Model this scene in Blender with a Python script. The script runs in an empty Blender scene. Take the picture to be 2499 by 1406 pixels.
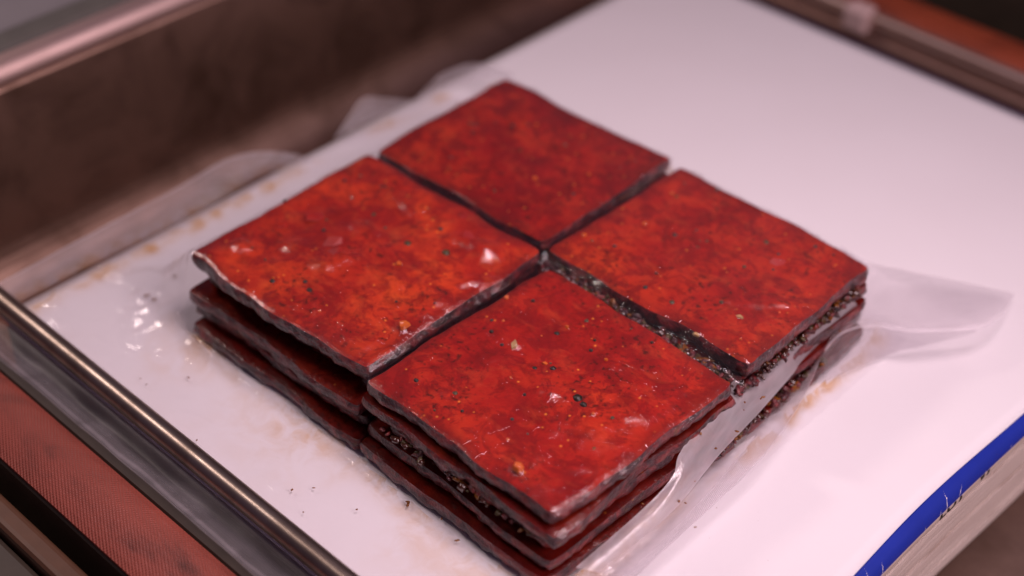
import bpy, bmesh, math, random
import numpy as np
from mathutils import Vector, Matrix, noise

# ------------------------------------------------------------------ camera
sc = bpy.context.scene
PW, PH = 2499, 1406
FPX = 1.50983834 * PW
CAM = Vector((0.2071413, -0.23157855, 0.26574228))
RX = Vector((0.72439366, 0.68912461, 0.01900275))
RY = Vector((0.44557583, -0.44699097, -0.77566826))   # image down
RZ = Vector((-0.52603803, 0.57035633, -0.63085469))   # forward
cam_d = bpy.data.cameras.new('camera')
cam = bpy.data.objects.new('camera', cam_d)
sc.collection.objects.link(cam)
m = Matrix((RX, -RY, -RZ)).transposed().to_4x4()
m.translation = CAM
cam.matrix_world = m
cam_d.sensor_width = 36.0
cam_d.lens = 36.0 * 1.50983834
cam_d.clip_start = 0.01
cam_d.clip_end = 50
cam_d.dof.use_dof = True
cam_d.dof.focus_distance = 0.360
cam_d.dof.aperture_fstop = 6.2
sc.camera = cam

# ------------------------------------------------------------------ world and lamps
w = bpy.data.worlds.new('World')
sc.world = w
w.use_nodes = True
bg = w.node_tree.nodes['Background']
bg.inputs[0].default_value = (0.47, 0.31, 0.56, 1)
bg.inputs[1].default_value = 0.12

def area(name, loc, target, size, power, color, size_y=None):
    d = bpy.data.lights.new(name, 'AREA')
    d.shape = 'RECTANGLE'
    d.size = size
    d.size_y = size_y or size
    d.energy = power
    d.color = color
    o = bpy.data.objects.new(name, d)
    sc.collection.objects.link(o)
    o.location = loc
    o.rotation_euler = (Vector(target) - Vector(loc)).to_track_quat('-Z', 'Y').to_euler()
    return o

key = area('ceiling_lamp', (0.085, 0.035, 0.36), (0.075, -0.01, 0), 0.12, 0.34, (1.0, 0.75, 0.82), 0.10)
key.data.spread = math.radians(110)
area('side_lamp', (-0.52, -0.12, 0.46), (-0.02, -0.04, 0), 0.055, 1.0, (1.0, 0.79, 0.74), 0.075)
rl = area('right_lamp', (0.56, 0.02, 0.42), (0.10, -0.02, 0), 0.30, 0.92, (1.0, 0.75, 0.80), 0.30)
rl.data.spread = math.radians(100)

sc.view_settings.view_transform = 'Standard'
sc.view_settings.look = 'None'
sc.view_settings.gamma = 1
sc.view_settings.exposure = 0
sc.view_settings.use_curve_mapping = False
sc.render.engine = 'CYCLES'
sc.cycles.transparent_max_bounces = 24
sc.cycles.max_bounces = 10

# ------------------------------------------------------------------ helpers
def ray(u, v):
    return RX * ((u - PW / 2) / FPX) + RY * ((v - PH / 2) / FPX) + RZ
def pz(u, v, z):
    d = ray(u, v)
    return CAM + d * ((z - CAM.z) / d.z)

def link(o, parent=None):
    sc.collection.objects.link(o)
    if parent is not None:
        o.parent = parent
    return o
def thing(name, label, cat, loc=(0, 0, 0), group=None):
    o = link(bpy.data.objects.new(name, None))
    o.location = loc
    o['label'] = label
    o['category'] = cat
    o.empty_display_size = 0.01
    if group:
        o['group'] = group
    return o
def mesh_obj(name, verts, faces, mat, parent=None, smooth=True, mats=None, fmat=None):
    me = bpy.data.meshes.new(name)
    me.from_pydata([tuple(v) for v in verts], [], faces)
    for mm in (mats or [mat]):
        me.materials.append(mm)
    if fmat is not None:
        me.polygons.foreach_set('material_index', fmat)
    if smooth:
        me.polygons.foreach_set('use_smooth', [True] * len(me.polygons))
    me.update()
    o = bpy.data.objects.new(name, me)
    link(o, parent)
    return o
def bm_obj(name, bm, mat, parent=None, smooth=False):
    me = bpy.data.meshes.new(name)
    bm.normal_update()
    bm.to_mesh(me)
    bm.free()
    me.materials.append(mat)
    if smooth:
        me.polygons.foreach_set('use_smooth', [True] * len(me.polygons))
    o = bpy.data.objects.new(name, me)
    link(o, parent)
    return o
def box_bm(x0, x1, y0, y1, z0, z1, bev=0.0, seg=2):
    bm = bmesh.new()
    bmesh.ops.create_cube(bm, size=1)
    for v in bm.verts:
        v.co = ((x0 + x1) / 2 + v.co.x * (x1 - x0), (y0 + y1) / 2 + v.co.y * (y1 - y0), (z0 + z1) / 2 + v.co.z * (z1 - z0))
    if bev:
        bmesh.ops.bevel(bm, geom=bm.edges[:], offset=bev, segments=seg, affect='EDGES', profile=0.5)
    return bm
def extrude_x(name, prof, x0, x1, mat, parent=None, n=1, closed=True, smooth=False, axis='x'):
    """profile points (s, z) swept along x (s = y) or along y (s = x)"""
    V, F = [], []
    k = len(prof)
    for i in range(n + 1):
        t = x0 + (x1 - x0) * i / n
        for s, z in prof:
            V.append((t, s, z) if axis == 'x' else (s, t, z))
    for i in range(n):
        for j in range(k if closed else k - 1):
            a, b = i * k + j, i * k + (j + 1) % k
            F.append((a, b, b + k, a + k))
    if closed:
        F.append(tuple(range(k - 1, -1, -1)))
        F.append(tuple(n * k + j for j in range(k)))
    o = mesh_obj(name, V, F, mat, parent, smooth)
    bm = bmesh.new(); bm.from_mesh(o.data)
    bmesh.ops.recalc_face_normals(bm, faces=bm.faces[:]); bm.to_mesh(o.data); bm.free()
    return o
def fbm(x, y, z=0.0, oct=3):
    return noise.fractal(Vector((x, y, z)), 1.0, 2.0, oct, noise_basis='PERLIN_ORIGINAL')
def smooth01(t):
    t = max(0.0, min(1.0, t))
    return t * t * (3 - 2 * t)

# ------------------------------------------------------------------ material helpers
class NT:
    def __init__(self, name):
        self.mat = bpy.data.materials.new(name)
        self.mat.use_nodes = True
        self.t = self.mat.node_tree
        self.n = self.t.nodes
        self.n.clear()
        self.out = self.n.new('ShaderNodeOutputMaterial')
    def new(self, kind, **kw):
        nd = self.n.new('ShaderNode' + kind)
        for k, v in kw.items():
            setattr(nd, k, v)
        return nd
    def l(self, a, b):
        self.t.links.new(a, b)
    def inp(self, node, name, val):
        if hasattr(val, 'is_output') or isinstance(val, bpy.types.NodeSocket):
            self.l(val, node.inputs[name])
        else:
            node.inputs[name].default_value = val
    def coord(self):
        if not hasattr(self, '_c'):
            self._c = self.new('TexCoord').outputs['Object']
        return self._c
    def noise(self, scale, detail=4, rough=0.55, vec=None, stretch=None, dist=0.0):
        v = vec or self.coord()
        if stretch:
            mp = self.new('Mapping')
            mp.inputs['Scale'].default_value = stretch
            self.l(v, mp.inputs['Vector'])
            v = mp.outputs[0]
        nd = self.new('TexNoise')
        nd.inputs['Scale'].default_value = scale
        nd.inputs['Detail'].default_value = detail
        nd.inputs['Roughness'].default_value = rough
        nd.inputs['Distortion'].default_value = dist
        self.l(v, nd.inputs['Vector'])
        return nd.outputs['Fac']
    def ramp(self, fac, stops, interp='LINEAR'):
        r = self.new('ValToRGB')
        r.color_ramp.interpolation = interp
        e = r.color_ramp.elements
        while len(e) < len(stops):
            e.new(0.5)
        for k, (p, c) in enumerate(stops):
            e[k].position = p
            e[k].color = c if len(c) == 4 else (*c, 1)
        self.l(fac, r.inputs[0])
        return r.outputs['Color']
    def mix(self, fac, a, b, blend='MIX'):
        nd = self.new('Mix', data_type='RGBA', blend_type=blend)
        self.inp(nd, 0, fac)
        for i, v in ((6, a), (7, b)):
            if isinstance(v, bpy.types.NodeSocket):
                self.l(v, nd.inputs[i])
            else:
                nd.inputs[i].default_value = v if len(v) == 4 else (*v, 1)
        return nd.outputs[2]
    def math(self, op, a, b=0.0, c=None, clamp=False):
        nd = self.new('Math', operation=op, use_clamp=clamp)
        self.inp(nd, 0, a)
        self.inp(nd, 1, b)
        if c is not None:
            self.inp(nd, 2, c)
        return nd.outputs[0]
    def bump(self, h, strength=0.3, dist=0.001, normal=None):
        b = self.new('Bump')
        b.inputs['Strength'].default_value = strength
        b.inputs['Distance'].default_value = dist
        self.l(h, b.inputs['Height'])
        if normal is not None:
            self.l(normal, b.inputs['Normal'])
        return b.outputs['Normal']
    def principled(self, color, rough=0.5, metal=0.0, normal=None, **kw):
        p = self.new('BsdfPrincipled')
        self.inp(p, 'Base Color', color if isinstance(color, bpy.types.NodeSocket) else (*color, 1))
        self.inp(p, 'Roughness', rough)
        self.inp(p, 'Metallic', metal)
        if normal is not None:
            self.l(normal, p.inputs['Normal'])
        for k, v in kw.items():
            self.inp(p, k.replace('_', ' '), v)
        self.l(p.outputs[0], self.out.inputs[0])
        return p

G3 = lambda v: (v, v, v)

def mat_meat(name, seed, bright=1.0, gr_=1.0):
    t = NT(name)
    c = t.new('Mapping'); c.inputs['Location'].default_value = (seed * 0.37, seed * 0.21, seed * 0.11)
    t.l(t.coord(), c.inputs['Vector']); v = c.outputs[0]
    big = t.noise(38, 5, 0.6, v, dist=0.6)
    col = t.ramp(big, [(0.28, (0.20, 0.009 * gr_, 0.007)), (0.44, (0.34, 0.016 * gr_, 0.008)), (0.60, (0.47, 0.036 * gr_, 0.010)), (0.78, (0.58, 0.075 * gr_, 0.014))])
    mott = t.noise(210, 5, 0.7, v, dist=0.4)
    col = t.mix(t.ramp(mott, [(0.48, G3(0)), (0.66, G3(0.75))]), col, (0.15, 0.008, 0.005))
    pat2 = t.noise(105, 6, 0.72, v, dist=1.4)
    col = t.mix(t.ramp(pat2, [(0.50, G3(0)), (0.545, G3(0.55)), (0.62, G3(0.70))]), col, (0.19, 0.008, 0.007))
    fib = t.noise(150, 5, 0.65, v, stretch=(0.8, 1.2, 1), dist=0.5)
    col = t.mix(t.ramp(fib, [(0.52, G3(0)), (0.70, G3(0.28))]), col, (0.66, 0.10 * gr_, 0.025))
    sp = t.noise(620, 2, 0.5, v)
    msk = t.noise(70, 3, 0.5, v)
    spm = t.math('MULTIPLY', t.ramp(sp, [(0.55, G3(0)), (0.70, G3(1))]), t.ramp(msk, [(0.40, G3(0)), (0.58, G3(1))]))
    col = t.mix(t.math('MULTIPLY', spm, 0.75), col, (0.035, 0.010, 0.006))
    # orange paprika grit
    vo = t.new('TexVoronoi'); vo.inputs['Scale'].default_value = 420; t.l(v, vo.inputs['Vector'])
    gr = t.ramp(vo.outputs['Distance'], [(0.10, G3(1)), (0.17, G3(0))])
    sel = t.new('SeparateColor'); t.l(vo.outputs['Color'], sel.inputs[0])
    gr = t.math('MULTIPLY', gr, t.math('GREATER_THAN', sel.outputs[0], 0.78))
    col = t.mix(t.math('MULTIPLY', gr, 0.8), col, (0.72, 0.20, 0.03))
    rim = t.math('MULTIPLY', t.new('Attribute', attribute_name='rim').outputs['Fac'], t.ramp(t.noise(90, 4, 0.6, v), [(0.35, G3(0.1)), (0.6, G3(0.75))]))
    col = t.mix(rim, col, (0.14, 0.010, 0.007))      # darker red-brown towards the border
    if bright != 1.0:
        col = t.mix(1.0, col, G3(bright), 'MULTIPLY')
    # cut sides: darker smoked crust seen where the faces turn sideways in the block itself
    h = t.math('ADD', t.math('MULTIPLY', t.noise(240, 5, 0.6, v), 1.0), t.math('MULTIPLY', t.noise(950, 3, 0.6, v), 0.5))
    nrm = t.bump(h, 0.45, 0.0005)
    p = t.principled(col, 0.20, 0, nrm)
    p.inputs['Subsurface Weight'].default_value = 0.12
    p.inputs['Subsurface Radius'].default_value = (0.004, 0.0008, 0.0004)
    p.inputs['Subsurface Scale'].default_value = 0.5
    p.inputs['Specular IOR Level'].default_value = 0.45
    return t.mat

def mat_crust(name, seed):
    """browned, spice covered cut edge of a slab"""
    t = NT(name)
    a = t.noise(150, 6, 0.7, None, stretch=(1, 1, 2.2), dist=0.6)
    col = t.ramp(a, [(0.30, (0.012, 0.005, 0.008)), (0.47, (0.055, 0.009, 0.013)), (0.56, (0.17, 0.014, 0.017)), (0.64, (0.26, 0.032, 0.026)), (0.76, (0.27, 0.09, 0.09))])
    b = t.noise(420, 3, 0.6)
    col = t.mix(t.ramp(b, [(0.60, G3(0)), (0.70, G3(0.5))]), col, (0.14, 0.07, 0.02))
    nrm = t.bump(t.math('ADD', t.noise(300, 5, 0.7), t.math('MULTIPLY', t.noise(1200, 2), 0.3)), 0.9, 0.0012)
    p = t.principled(col, 0.30, 0, nrm)
    # the film clings to the wet cut faces like a clear coat
    cn = t.bump(t.noise(260, 4, 0.6, None, stretch=(1, 1, 0.5), dist=1.0), 0.5, 0.0008)
    p.inputs['Coat Weight'].default_value = 0.35
    p.inputs['Coat Roughness'].default_value = 0.10
    t.l(cn, p.inputs['Coat Normal'])
    return t.mat

def mat_film(name, haze, emboss=False, rough=0.10, tint=(0.93, 0.88, 0.92), wrinkle=1.0):
    """thin clear plastic: clear sheet + a little milky scatter + gloss; attribute haze adds milkiness, juice adds amber residue"""
    t = NT(name)
    ah = t.new('Attribute', attribute_name='haze').outputs['Fac']
    aj = t.new('Attribute', attribute_name='juice').outputs['Fac']
    hz = t.math('ADD', ah, haze)
    smear = t.noise(55, 4, 0.6, None, stretch=(1.6, 0.5, 1), dist=1.0)
    hz = t.math('MULTIPLY', hz, t.math('MULTIPLY_ADD', smear, 1.4, 0.3))
    h = t.math('ADD', t.math('MULTIPLY', t.noise(420, 3, 0.55, None, dist=0.8), 0.35), t.math('MULTIPLY', t.noise(1100, 3, 0.6, None, dist=0.6), 0.65))
    ln = t.ramp(t.noise(34, 3, 0.5, None, stretch=(1.5, 0.6, 1), dist=1.2), [(0.490, G3(0)), (0.5, G3(1)), (0.510, G3(0))])
    ln2 = t.ramp(t.noise(60, 3, 0.5, None, stretch=(0.6, 1.4, 1), dist=1.0), [(0.56, G3(0)), (0.57, G3(1)), (0.58, G3(0))])
    h = t.math('ADD', h, t.math('MULTIPLY', t.math('ADD', ln, ln2), 0.22))
    nrm = t.bump(h, 0.24 * wrinkle, 0.0006)
    if emboss:
        uv = t.new('Attribute', attribute_name='fuv').outputs['Vector']
        s = t.new('SeparateXYZ'); t.l(uv, s.inputs[0])
        k = 2 * math.pi / 0.00115
        a = t.math('SINE', t.math('MULTIPLY', t.math('ADD', s.outputs[0], s.outputs[1]), k))
        b = t.math('SINE', t.math('MULTIPLY', t.math('SUBTRACT', s.outputs[0], s.outputs[1]), k))
        pat = t.math('MULTIPLY', a, b)
        nrm = t.bump(pat, 0.55, 0.0003, nrm)
        hz = t.math('MULTIPLY', hz, t.math('MULTIPLY_ADD', pat, 0.75, 1.0))
        emb_shade = t.ramp(pat, [(0.05, (0.995, 0.99, 0.993)), (0.6, (0.56, 0.50, 0.55))])  # refraction shadow of the emboss, painted into the clear tint
    clear = t.new('BsdfTransparent'); clear.inputs[0].default_value = (0.995, 0.99, 0.993, 1)
    if emboss:
        t.l(emb_shade, clear.inputs[0])
    milk = t.new('BsdfDiffuse'); milk.inputs[0].default_value = (*tint, 1)
    trl = t.new('BsdfTranslucent'); trl.inputs[0].default_value = (*tint, 1)
    mk = t.new('MixShader'); mk.inputs[0].default_value = 0.45
    t.l(milk.outputs[0], mk.inputs[1]); t.l(trl.outputs[0], mk.inputs[2])
    m1 = t.new('MixShader'); t.l(t.math('MINIMUM', hz, 0.95), m1.inputs[0])
    t.l(clear.outputs[0], m1.inputs[1]); t.l(mk.outputs[0], m1.inputs[2])
    # juice: transparent amber filter + thin scum
    ju = t.new('BsdfTransparent'); ju.inputs[0].default_value = (0.90, 0.62, 0.30, 1)
    jd = t.new('BsdfDiffuse'); jd.inputs[0].default_value = (0.55, 0.27, 0.06, 1)
    jm = t.new('MixShader'); jm.inputs[0].default_value = 0.30
    t.l(ju.outputs[0], jm.inputs[1]); t.l(jd.outputs[0], jm.inputs[2])
    jn = t.ramp(t.noise(170, 5, 0.65, None, dist=0.8), [(0.40, G3(0)), (0.62, G3(1))])
    m2 = t.new('MixShader'); t.l(t.math('MULTIPLY', aj, jn, clamp=True), m2.inputs[0])
    t.l(m1.outputs[0], m2.inputs[1]); t.l(jm.outputs[0], m2.inputs[2])
    gl = t.new('BsdfGlossy'); gl.inputs['Roughness'].default_value = rough
    gl.inputs[0].default_value = (1, 1, 1, 1); t.l(nrm, gl.inputs['Normal'])
    lw = t.new('LayerWeight')          # Schlick, the same from both sides of the sheet
    fz = t.math('MULTIPLY_ADD', t.math('POWER', lw.outputs['Facing'], 5.0), 0.85, 0.042, clamp=True)
    m3 = t.new('MixShader'); t.l(fz, m3.inputs[0])
    t.l(m2.outputs[0], m3.inputs[1]); t.l(gl.outputs[0], m3.inputs[2])
    t.l(m3.outputs[0], t.out.inputs[0])
    return t.mat

def mat_steel(name, base, rough, stretch=(1, 1, 1), stain=(0.10, 0.055, 0.03), stain_amt=0.5, scale=60, metal=1.0):
    t = NT(name)
    b = t.noise(scale * 8, 3, 0.6, None, stretch=stretch)
    s = t.noise(scale * 0.35, 5, 0.6, None, dist=0.5)
    col = t.mix(t.ramp(s, [(0.42, G3(0)), (0.72, G3(stain_amt))]), base, stain)
    col = t.mix(t.math('MULTIPLY', b, 0.25), col, tuple(x * 0.55 for x in base))
    r = t.math('MULTIPLY_ADD', s, 0.25, rough - 0.1)
    t.principled(col, r, metal, t.bump(b, 0.12, 0.0004))
    return t.mat

def mat_plain(name, col, rough=0.5, noise_amt=0.2, scale=200, **kw):
    t = NT(name)
    n = t.noise(scale, 4, 0.6)
    c = t.mix(t.math('MULTIPLY', t.ramp(n, [(0.35, G3(0)), (0.7, G3(1))]), noise_amt), col, tuple(x * 0.45 for x in col))
    t.principled(c, rough, 0, t.bump(n, 0.15, 0.0003), **kw)
    return t.mat

def mat_cover():
    t = NT('cover_paper')
    n = t.noise(26, 4, 0.6)
    col = t.mix(t.ramp(n, [(0.4, G3(0)), (0.8, G3(0.3))]), (0.80, 0.775, 0.80), (0.76, 0.72, 0.735))
    # tiny dark specks of dirt
    s = t.noise(900, 2, 0.5)
    k = t.noise(120, 2, 0.5)
    d = t.math('MULTIPLY', t.ramp(s, [(0.76, G3(0)), (0.80, G3(1))]), t.ramp(k, [(0.5, G3(0)), (0.7, G3(1))]))
    col = t.mix(t.math('MULTIPLY', d, 0.7), col, (0.25, 0.16, 0.13))
    wv = t.noise(9, 2, 0.5)
    p = t.principled(col, 0.34, 0, t.bump(t.math('ADD', t.math('MULTIPLY', wv, 3.0), t.math('MULTIPLY', t.noise(700, 2), 0.04)), 0.35, 0.002))
    p.inputs['Specular IOR Level'].default_value = 0.45
    return t.mat

def mat_pages():
    t = NT('page_edges')
    s = t.new('SeparateXYZ'); t.l(t.coord(), s.inputs[0])
    lines = t.noise(1.0, 5, 0.75, None, stretch=(6, 6, 1700))
    fine = t.noise(1.0, 3, 0.7, None, stretch=(30, 30, 5200))
    col = t.ramp(lines, [(0.24, (0.48, 0.35, 0.28)), (0.42, (0.74, 0.64, 0.58)), (0.6, (0.78, 0.69, 0.63)), (0.75, (0.76, 0.60, 0.42))])
    col = t.mix(t.math('MULTIPLY', t.ramp(fine, [(0.35, G3(1)), (0.5, G3(0))]), 0.4), col, (0.24, 0.15, 0.11))
    t.principled(col, 0.75, 0, t.bump(t.math('ADD', lines, fine), 0.5, 0.0006))
    return t.mat

def mat_tape(name, base, dark, pitch=0.00105):
    t = NT(name)
    s = t.new('SeparateXYZ'); t.l(t.coord(), s.inputs[0])
    k = 2 * math.pi / pitch
    a = t.math('SINE', t.math('MULTIPLY', t.math('ADD', s.outputs[0], t.math('MULTIPLY', s.outputs[1], 0.25)), k))
    b = t.math('SINE', t.math('MULTIPLY', t.math('SUBTRACT', s.outputs[1], t.math('MULTIPLY', s.outputs[0], 0.25)), k))
    pat = t.math('MULTIPLY', a, b)
    n = t.noise(34, 5, 0.65, None, stretch=(0.6, 1.6, 1), dist=0.8)
    col = t.ramp(n, [(0.28, dark), (0.48, base), (0.75, tuple(min(1, x * 1.35) for x in base))])
    col = t.mix(t.math('MULTIPLY', t.math('MULTIPLY', t.math('MAXIMUM', pat, 0.0), t.ramp(t.noise(60, 3), [(0.4, G3(0.2)), (0.65, G3(1))])), 0.30), col, tuple(min(1, x * 1.9) for x in base))
    t.principled(col, 0.42, 0, t.bump(t.math('ADD', pat, t.math('MULTIPLY', n, 6.0)), 0.45, 0.0003))
    return t.mat

M = {}
M['steel_wall'] = mat_steel('stained_steel', (0.36, 0.235, 0.185), 0.46, (1, 1, 0.08), (0.085, 0.045, 0.028), 0.9, 110)
M['steel_floor'] = mat_steel('dull_steel_floor', (0.28, 0.195, 0.16), 0.48, (0.15, 1, 1), (0.07, 0.04, 0.025), 0.7)
M['steel_rim'] = mat_steel('polished_rim', (0.68, 0.50, 0.46), 0.52, (1, 0.1, 1), (0.30, 0.20, 0.16), 0.4)
M['rod'] = mat_steel('worn_rod_steel', (0.46, 0.38, 0.32), 0.32, (9, 0.4, 0.4), (0.08, 0.042, 0.022), 0.8, 150)
M['alu'] = mat_steel('aluminium_extrusion', (0.72, 0.54, 0.48), 0.45, (0.1, 1, 1), (0.26, 0.15, 0.11), 0.5)
M['ledge'] = mat_plain('dark_ledge_paint', (0.046, 0.034, 0.024), 0.45, 0.5, 90)
M['brown_rail'] = mat_plain('brown_silicone', (0.11, 0.050, 0.026), 0.5, 0.4, 120)
M['gasket'] = mat_plain('grey_green_rubber', (0.12, 0.115, 0.10), 0.6, 0.3, 150)
M['plate'] = mat_plain('grey_machine_top', (0.26, 0.245, 0.25), 0.5, 0.2, 40)
M['white_plastic'] = mat_plain('white_plastic_clip', (0.58, 0.42, 0.40), 0.5, 0.15, 60)
M['tape_front'] = mat_tape('woven_red_tape', (0.25, 0.055, 0.036), (0.05, 0.014, 0.010))
M['tape_back'] = mat_tape('woven_rust_tape', (0.26, 0.050, 0.020), (0.12, 0.022, 0.010))
M['cover'] = mat_cover()
M['blue'] = mat_plain('blue_print', (0.012, 0.030, 0.32), 0.33, 0.25, 60)
M['navy'] = mat_plain('shaded_blue_print', (0.022, 0.020, 0.085), 0.4, 0.25, 60)  # the blue print darkened for the shade on the back edge
M['scuff'] = mat_plain('bare_paper', (0.75, 0.70, 0.72), 0.7, 0.2, 600)
M['ink'] = mat_plain('black_ink', (0.008, 0.007, 0.007), 0.5, 0.1, 300)
M['pages'] = mat_pages()
M['film_top'] = mat_film('clear_bag_film', 0.005, False, 0.06, wrinkle=1.7)
M['film_free'] = mat_film('slack_bag_film', 0.004, False, 0.07, wrinkle=0.75)
M['film_loose'] = mat_film('loose_bag_film', 0.06, False, 0.16, wrinkle=0.6)
M['film_mouth'] = mat_film('foggy_bag_mouth_film', 0.0, False, 0.5, wrinkle=0.5)
M['film_fin'] = mat_film('embossed_bag_film', 0.07, True, 0.16, wrinkle=0.5)
M['pepper'] = mat_plain('dark_seed', (0.022, 0.015, 0.008), 0.3, 0.5, 900)
M['olive'] = mat_plain('olive_seed', (0.075, 0.048, 0.015), 0.3, 0.5, 900)
M['orange'] = mat_plain('orange_chili', (0.66, 0.13, 0.015), 0.3, 0.4, 500)
M['red'] = mat_plain('red_chili', (0.36, 0.012, 0.008), 0.5, 0.3, 500)
M['garlic'] = mat_plain('garlic_bit', (0.50, 0.30, 0.12), 0.5, 0.5, 500)
M['amber'] = mat_plain('amber_crumb', (0.22, 0.075, 0.014), 0.14, 0.5, 500)
M['wet_brown'] = mat_plain('wet_brown_marinade', (0.060, 0.018, 0.010), 0.12, 0.5, 500, Coat_Weight=1.0)
M['crumb'] = mat_plain('brown_crumb', (0.32, 0.15, 0.06), 0.5, 0.4, 700)

random.seed(11)
# ------------------------------------------------------------------ steel chamber
ch = thing('vacuum_chamber', 'stained brown steel chamber tray with rolled rim around the white catalogue', 'chamber', (0, 0, -0.038))
ZF = -0.0378
def chpart(o):
    o.parent = ch
    o.matrix_parent_inverse = Matrix.Translation((0, 0, 0.038))
    return o
# floor + fillet + side wall as one pressed sheet profile (x,z), swept along y
chpart(bm_obj('floor_plate', box_bm(-0.140, 0.70, -0.60, 0.42, ZF - 0.004, ZF), M['steel_floor']))
prof = [(-0.140, ZF + 0.0003)]
for i in range(9):
    a = i / 8 * math.pi / 2
    prof.append((-0.1420 - 0.016 * math.sin(a), ZF + 0.0162 - 0.016 * math.cos(a) + 0.0001))
prof += [(-0.1582, 0.026), (-0.160, 0.028)]
back = [(x - 0.002, z - 0.002) for x, z in reversed(prof)]
chpart(extrude_x('side_wall', prof + back, -0.60, 0.42, M['steel_wall'], None, 8, True, False, 'y'))
rim = []
for i in range(20):
    a = i / 20 * 2 * math.pi
    rim.append((-0.1625 + 0.0052 * math.cos(a), 0.0300 + 0.0042 * math.sin(a)))
chpart(extrude_x('rolled_rim', rim, -0.60, 0.42, M['steel_rim'], None, 6, True, True, 'y'))
chpart(bm_obj('gasket', box_bm(-0.180, -0.1685, -0.60, 0.42, 0.018, 0.0325, 0.003, 3), M['gasket']))
chpart(bm_obj('top_plate', box_bm(-0.50, -0.1805, -0.60, 0.42, 0.012, 0.0290, 0.002, 2), M['plate']))
chpart(bm_obj('end_wall', box_bm(-0.158, 0.70, 0.250, 0.256, ZF, 0.03, 0.001, 1), M['ledge']))
chpart(bm_obj('end_ledge', box_bm(-0.150, 0.70, -0.60, -0.1342, ZF, -0.0080, 0.0015, 2), M['ledge']))
chpart(bm_obj('brown_rail', box_bm(-0.150, 0.70, -0.1338, -0.1275, ZF, -0.0052, 0.0018, 3), M['brown_rail']))

# ------------------------------------------------------------------ seal bars
def seal_bar(label, y0, y1, ztop, sgn, tape, group, body):
    t = thing('seal_bar', label, 'seal bar', (0.10, (y0 + y1) / 2, ZF), group)
    def par(o):
        o.parent = t
        o.matrix_parent_inverse = Matrix.Translation(t.location).inverted()
        return o
    # s = 0 at the side that faces the catalogue
    f = (lambda d: y0 + d) if sgn > 0 else (lambda d: y1 - d)
    L = y1 - y0
    pr = [(f(0.0), ztop - 0.0012), (f(0.0008), ztop), (f(0.0030), ztop), (f(0.0034), ztop - 0.0008), (f(L - 0.001), ztop - 0.0008), (f(L), ztop - 0.002), (f(L), ZF),
          (f(0.0008), ZF), (f(0.0008), ztop - 0.0145), (f(0.0), ztop - 0.0135), (f(0.0), ztop - 0.0095), (f(0.0016), ztop - 0.0090), (f(0.0016), ztop - 0.0062), (f(0.0002), ztop - 0.0058), (f(0.0002), ztop - 0.0040), (f(0.0012), ztop - 0.0036), (f(0.0012), ztop - 0.0018)]
    par(extrude_x('bar_body', pr, -0.148, 0.40, body, None, 1))
    tp = []
    n = 10
    a0, a1 = f(0.0036), f(L - 0.0004)
    for i in range(n + 1):
        k = i / n
        tp.append((a0 + (a1 - a0) * k, ztop - 0.0003 + 0.0016 * math.sin(math.pi * k) ** 0.7))
    tp += [(a1, ztop - 0.0011), (a0, ztop - 0.0007)]
    par(extrude_x('woven_tape', tp, -0.146, 0.398, tape, None, 1, True, False))
    return t, par
bar_f, parf = seal_bar('seal bar topped with dusty red woven tape, beside the steel rod', -0.1235, -0.1030, -0.0010, -1, M['tape_front'], None, M['ledge'])
bar_b, parb = seal_bar('grooved metal seal bar with white plastic clip and rust red tape', 0.2090, 0.2300, -0.0005, 1, M['tape_back'], None, M['alu'])
parb(bm_obj('clip', box_bm(-0.0402, -0.0305, 0.2055, 0.2135, -0.0085, 0.0010, 0.0016, 3), M['white_plastic']))

# ------------------------------------------------------------------ catalogue
XL, XR, YF, YB = -0.1026, 0.1110, -0.0950, 0.1866
bk = thing('catalogue', 'thick white covered catalogue with blue rolled edge under the vacuum bag', 'catalogue', ((XL + XR) / 2, (YF + YB) / 2, ZF))
def parbk(o):
    o.parent = bk
    o.matrix_parent_inverse = Matrix.Translation(bk.location).inverted()
    return o
def bow(y):
    return -0.0014 * math.exp(-((y - 0.018) / 0.032) ** 2) + 0.0008 * smooth01((y - 0.03) / 0.06)
NY = 96
ys = [YF + (YB - YF) * j / NY for j in range(NY + 1)]
# white sheet: grid x with the right border following the bow, tiny undulation
V, F = [], []
NX = 60
def cov_z(x, y):
    return -0.0004 + 0.00018 * fbm(x * 14, y * 14, 2.0, 2)
for j, y in enumerate(ys):
    xe = XR - 0.0010 + bow(y)
    for i in range(NX + 1):
        x = XL + (xe - XL) * i / NX
        V.append((x, y, cov_z(x, y)))
for j in range(NY):
    for i in range(NX):
        a = j * (NX + 1) + i
        F.append((a, a + 1, a + NX + 2, a + NX + 1))
cov = parbk(mesh_obj('cover', V, F, M['cover']))
cov['label'] = 'smooth white front cover'
sol = cov.modifiers.new('thickness', 'SOLIDIFY'); sol.thickness = 0.0003; sol.offset = -1
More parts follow.
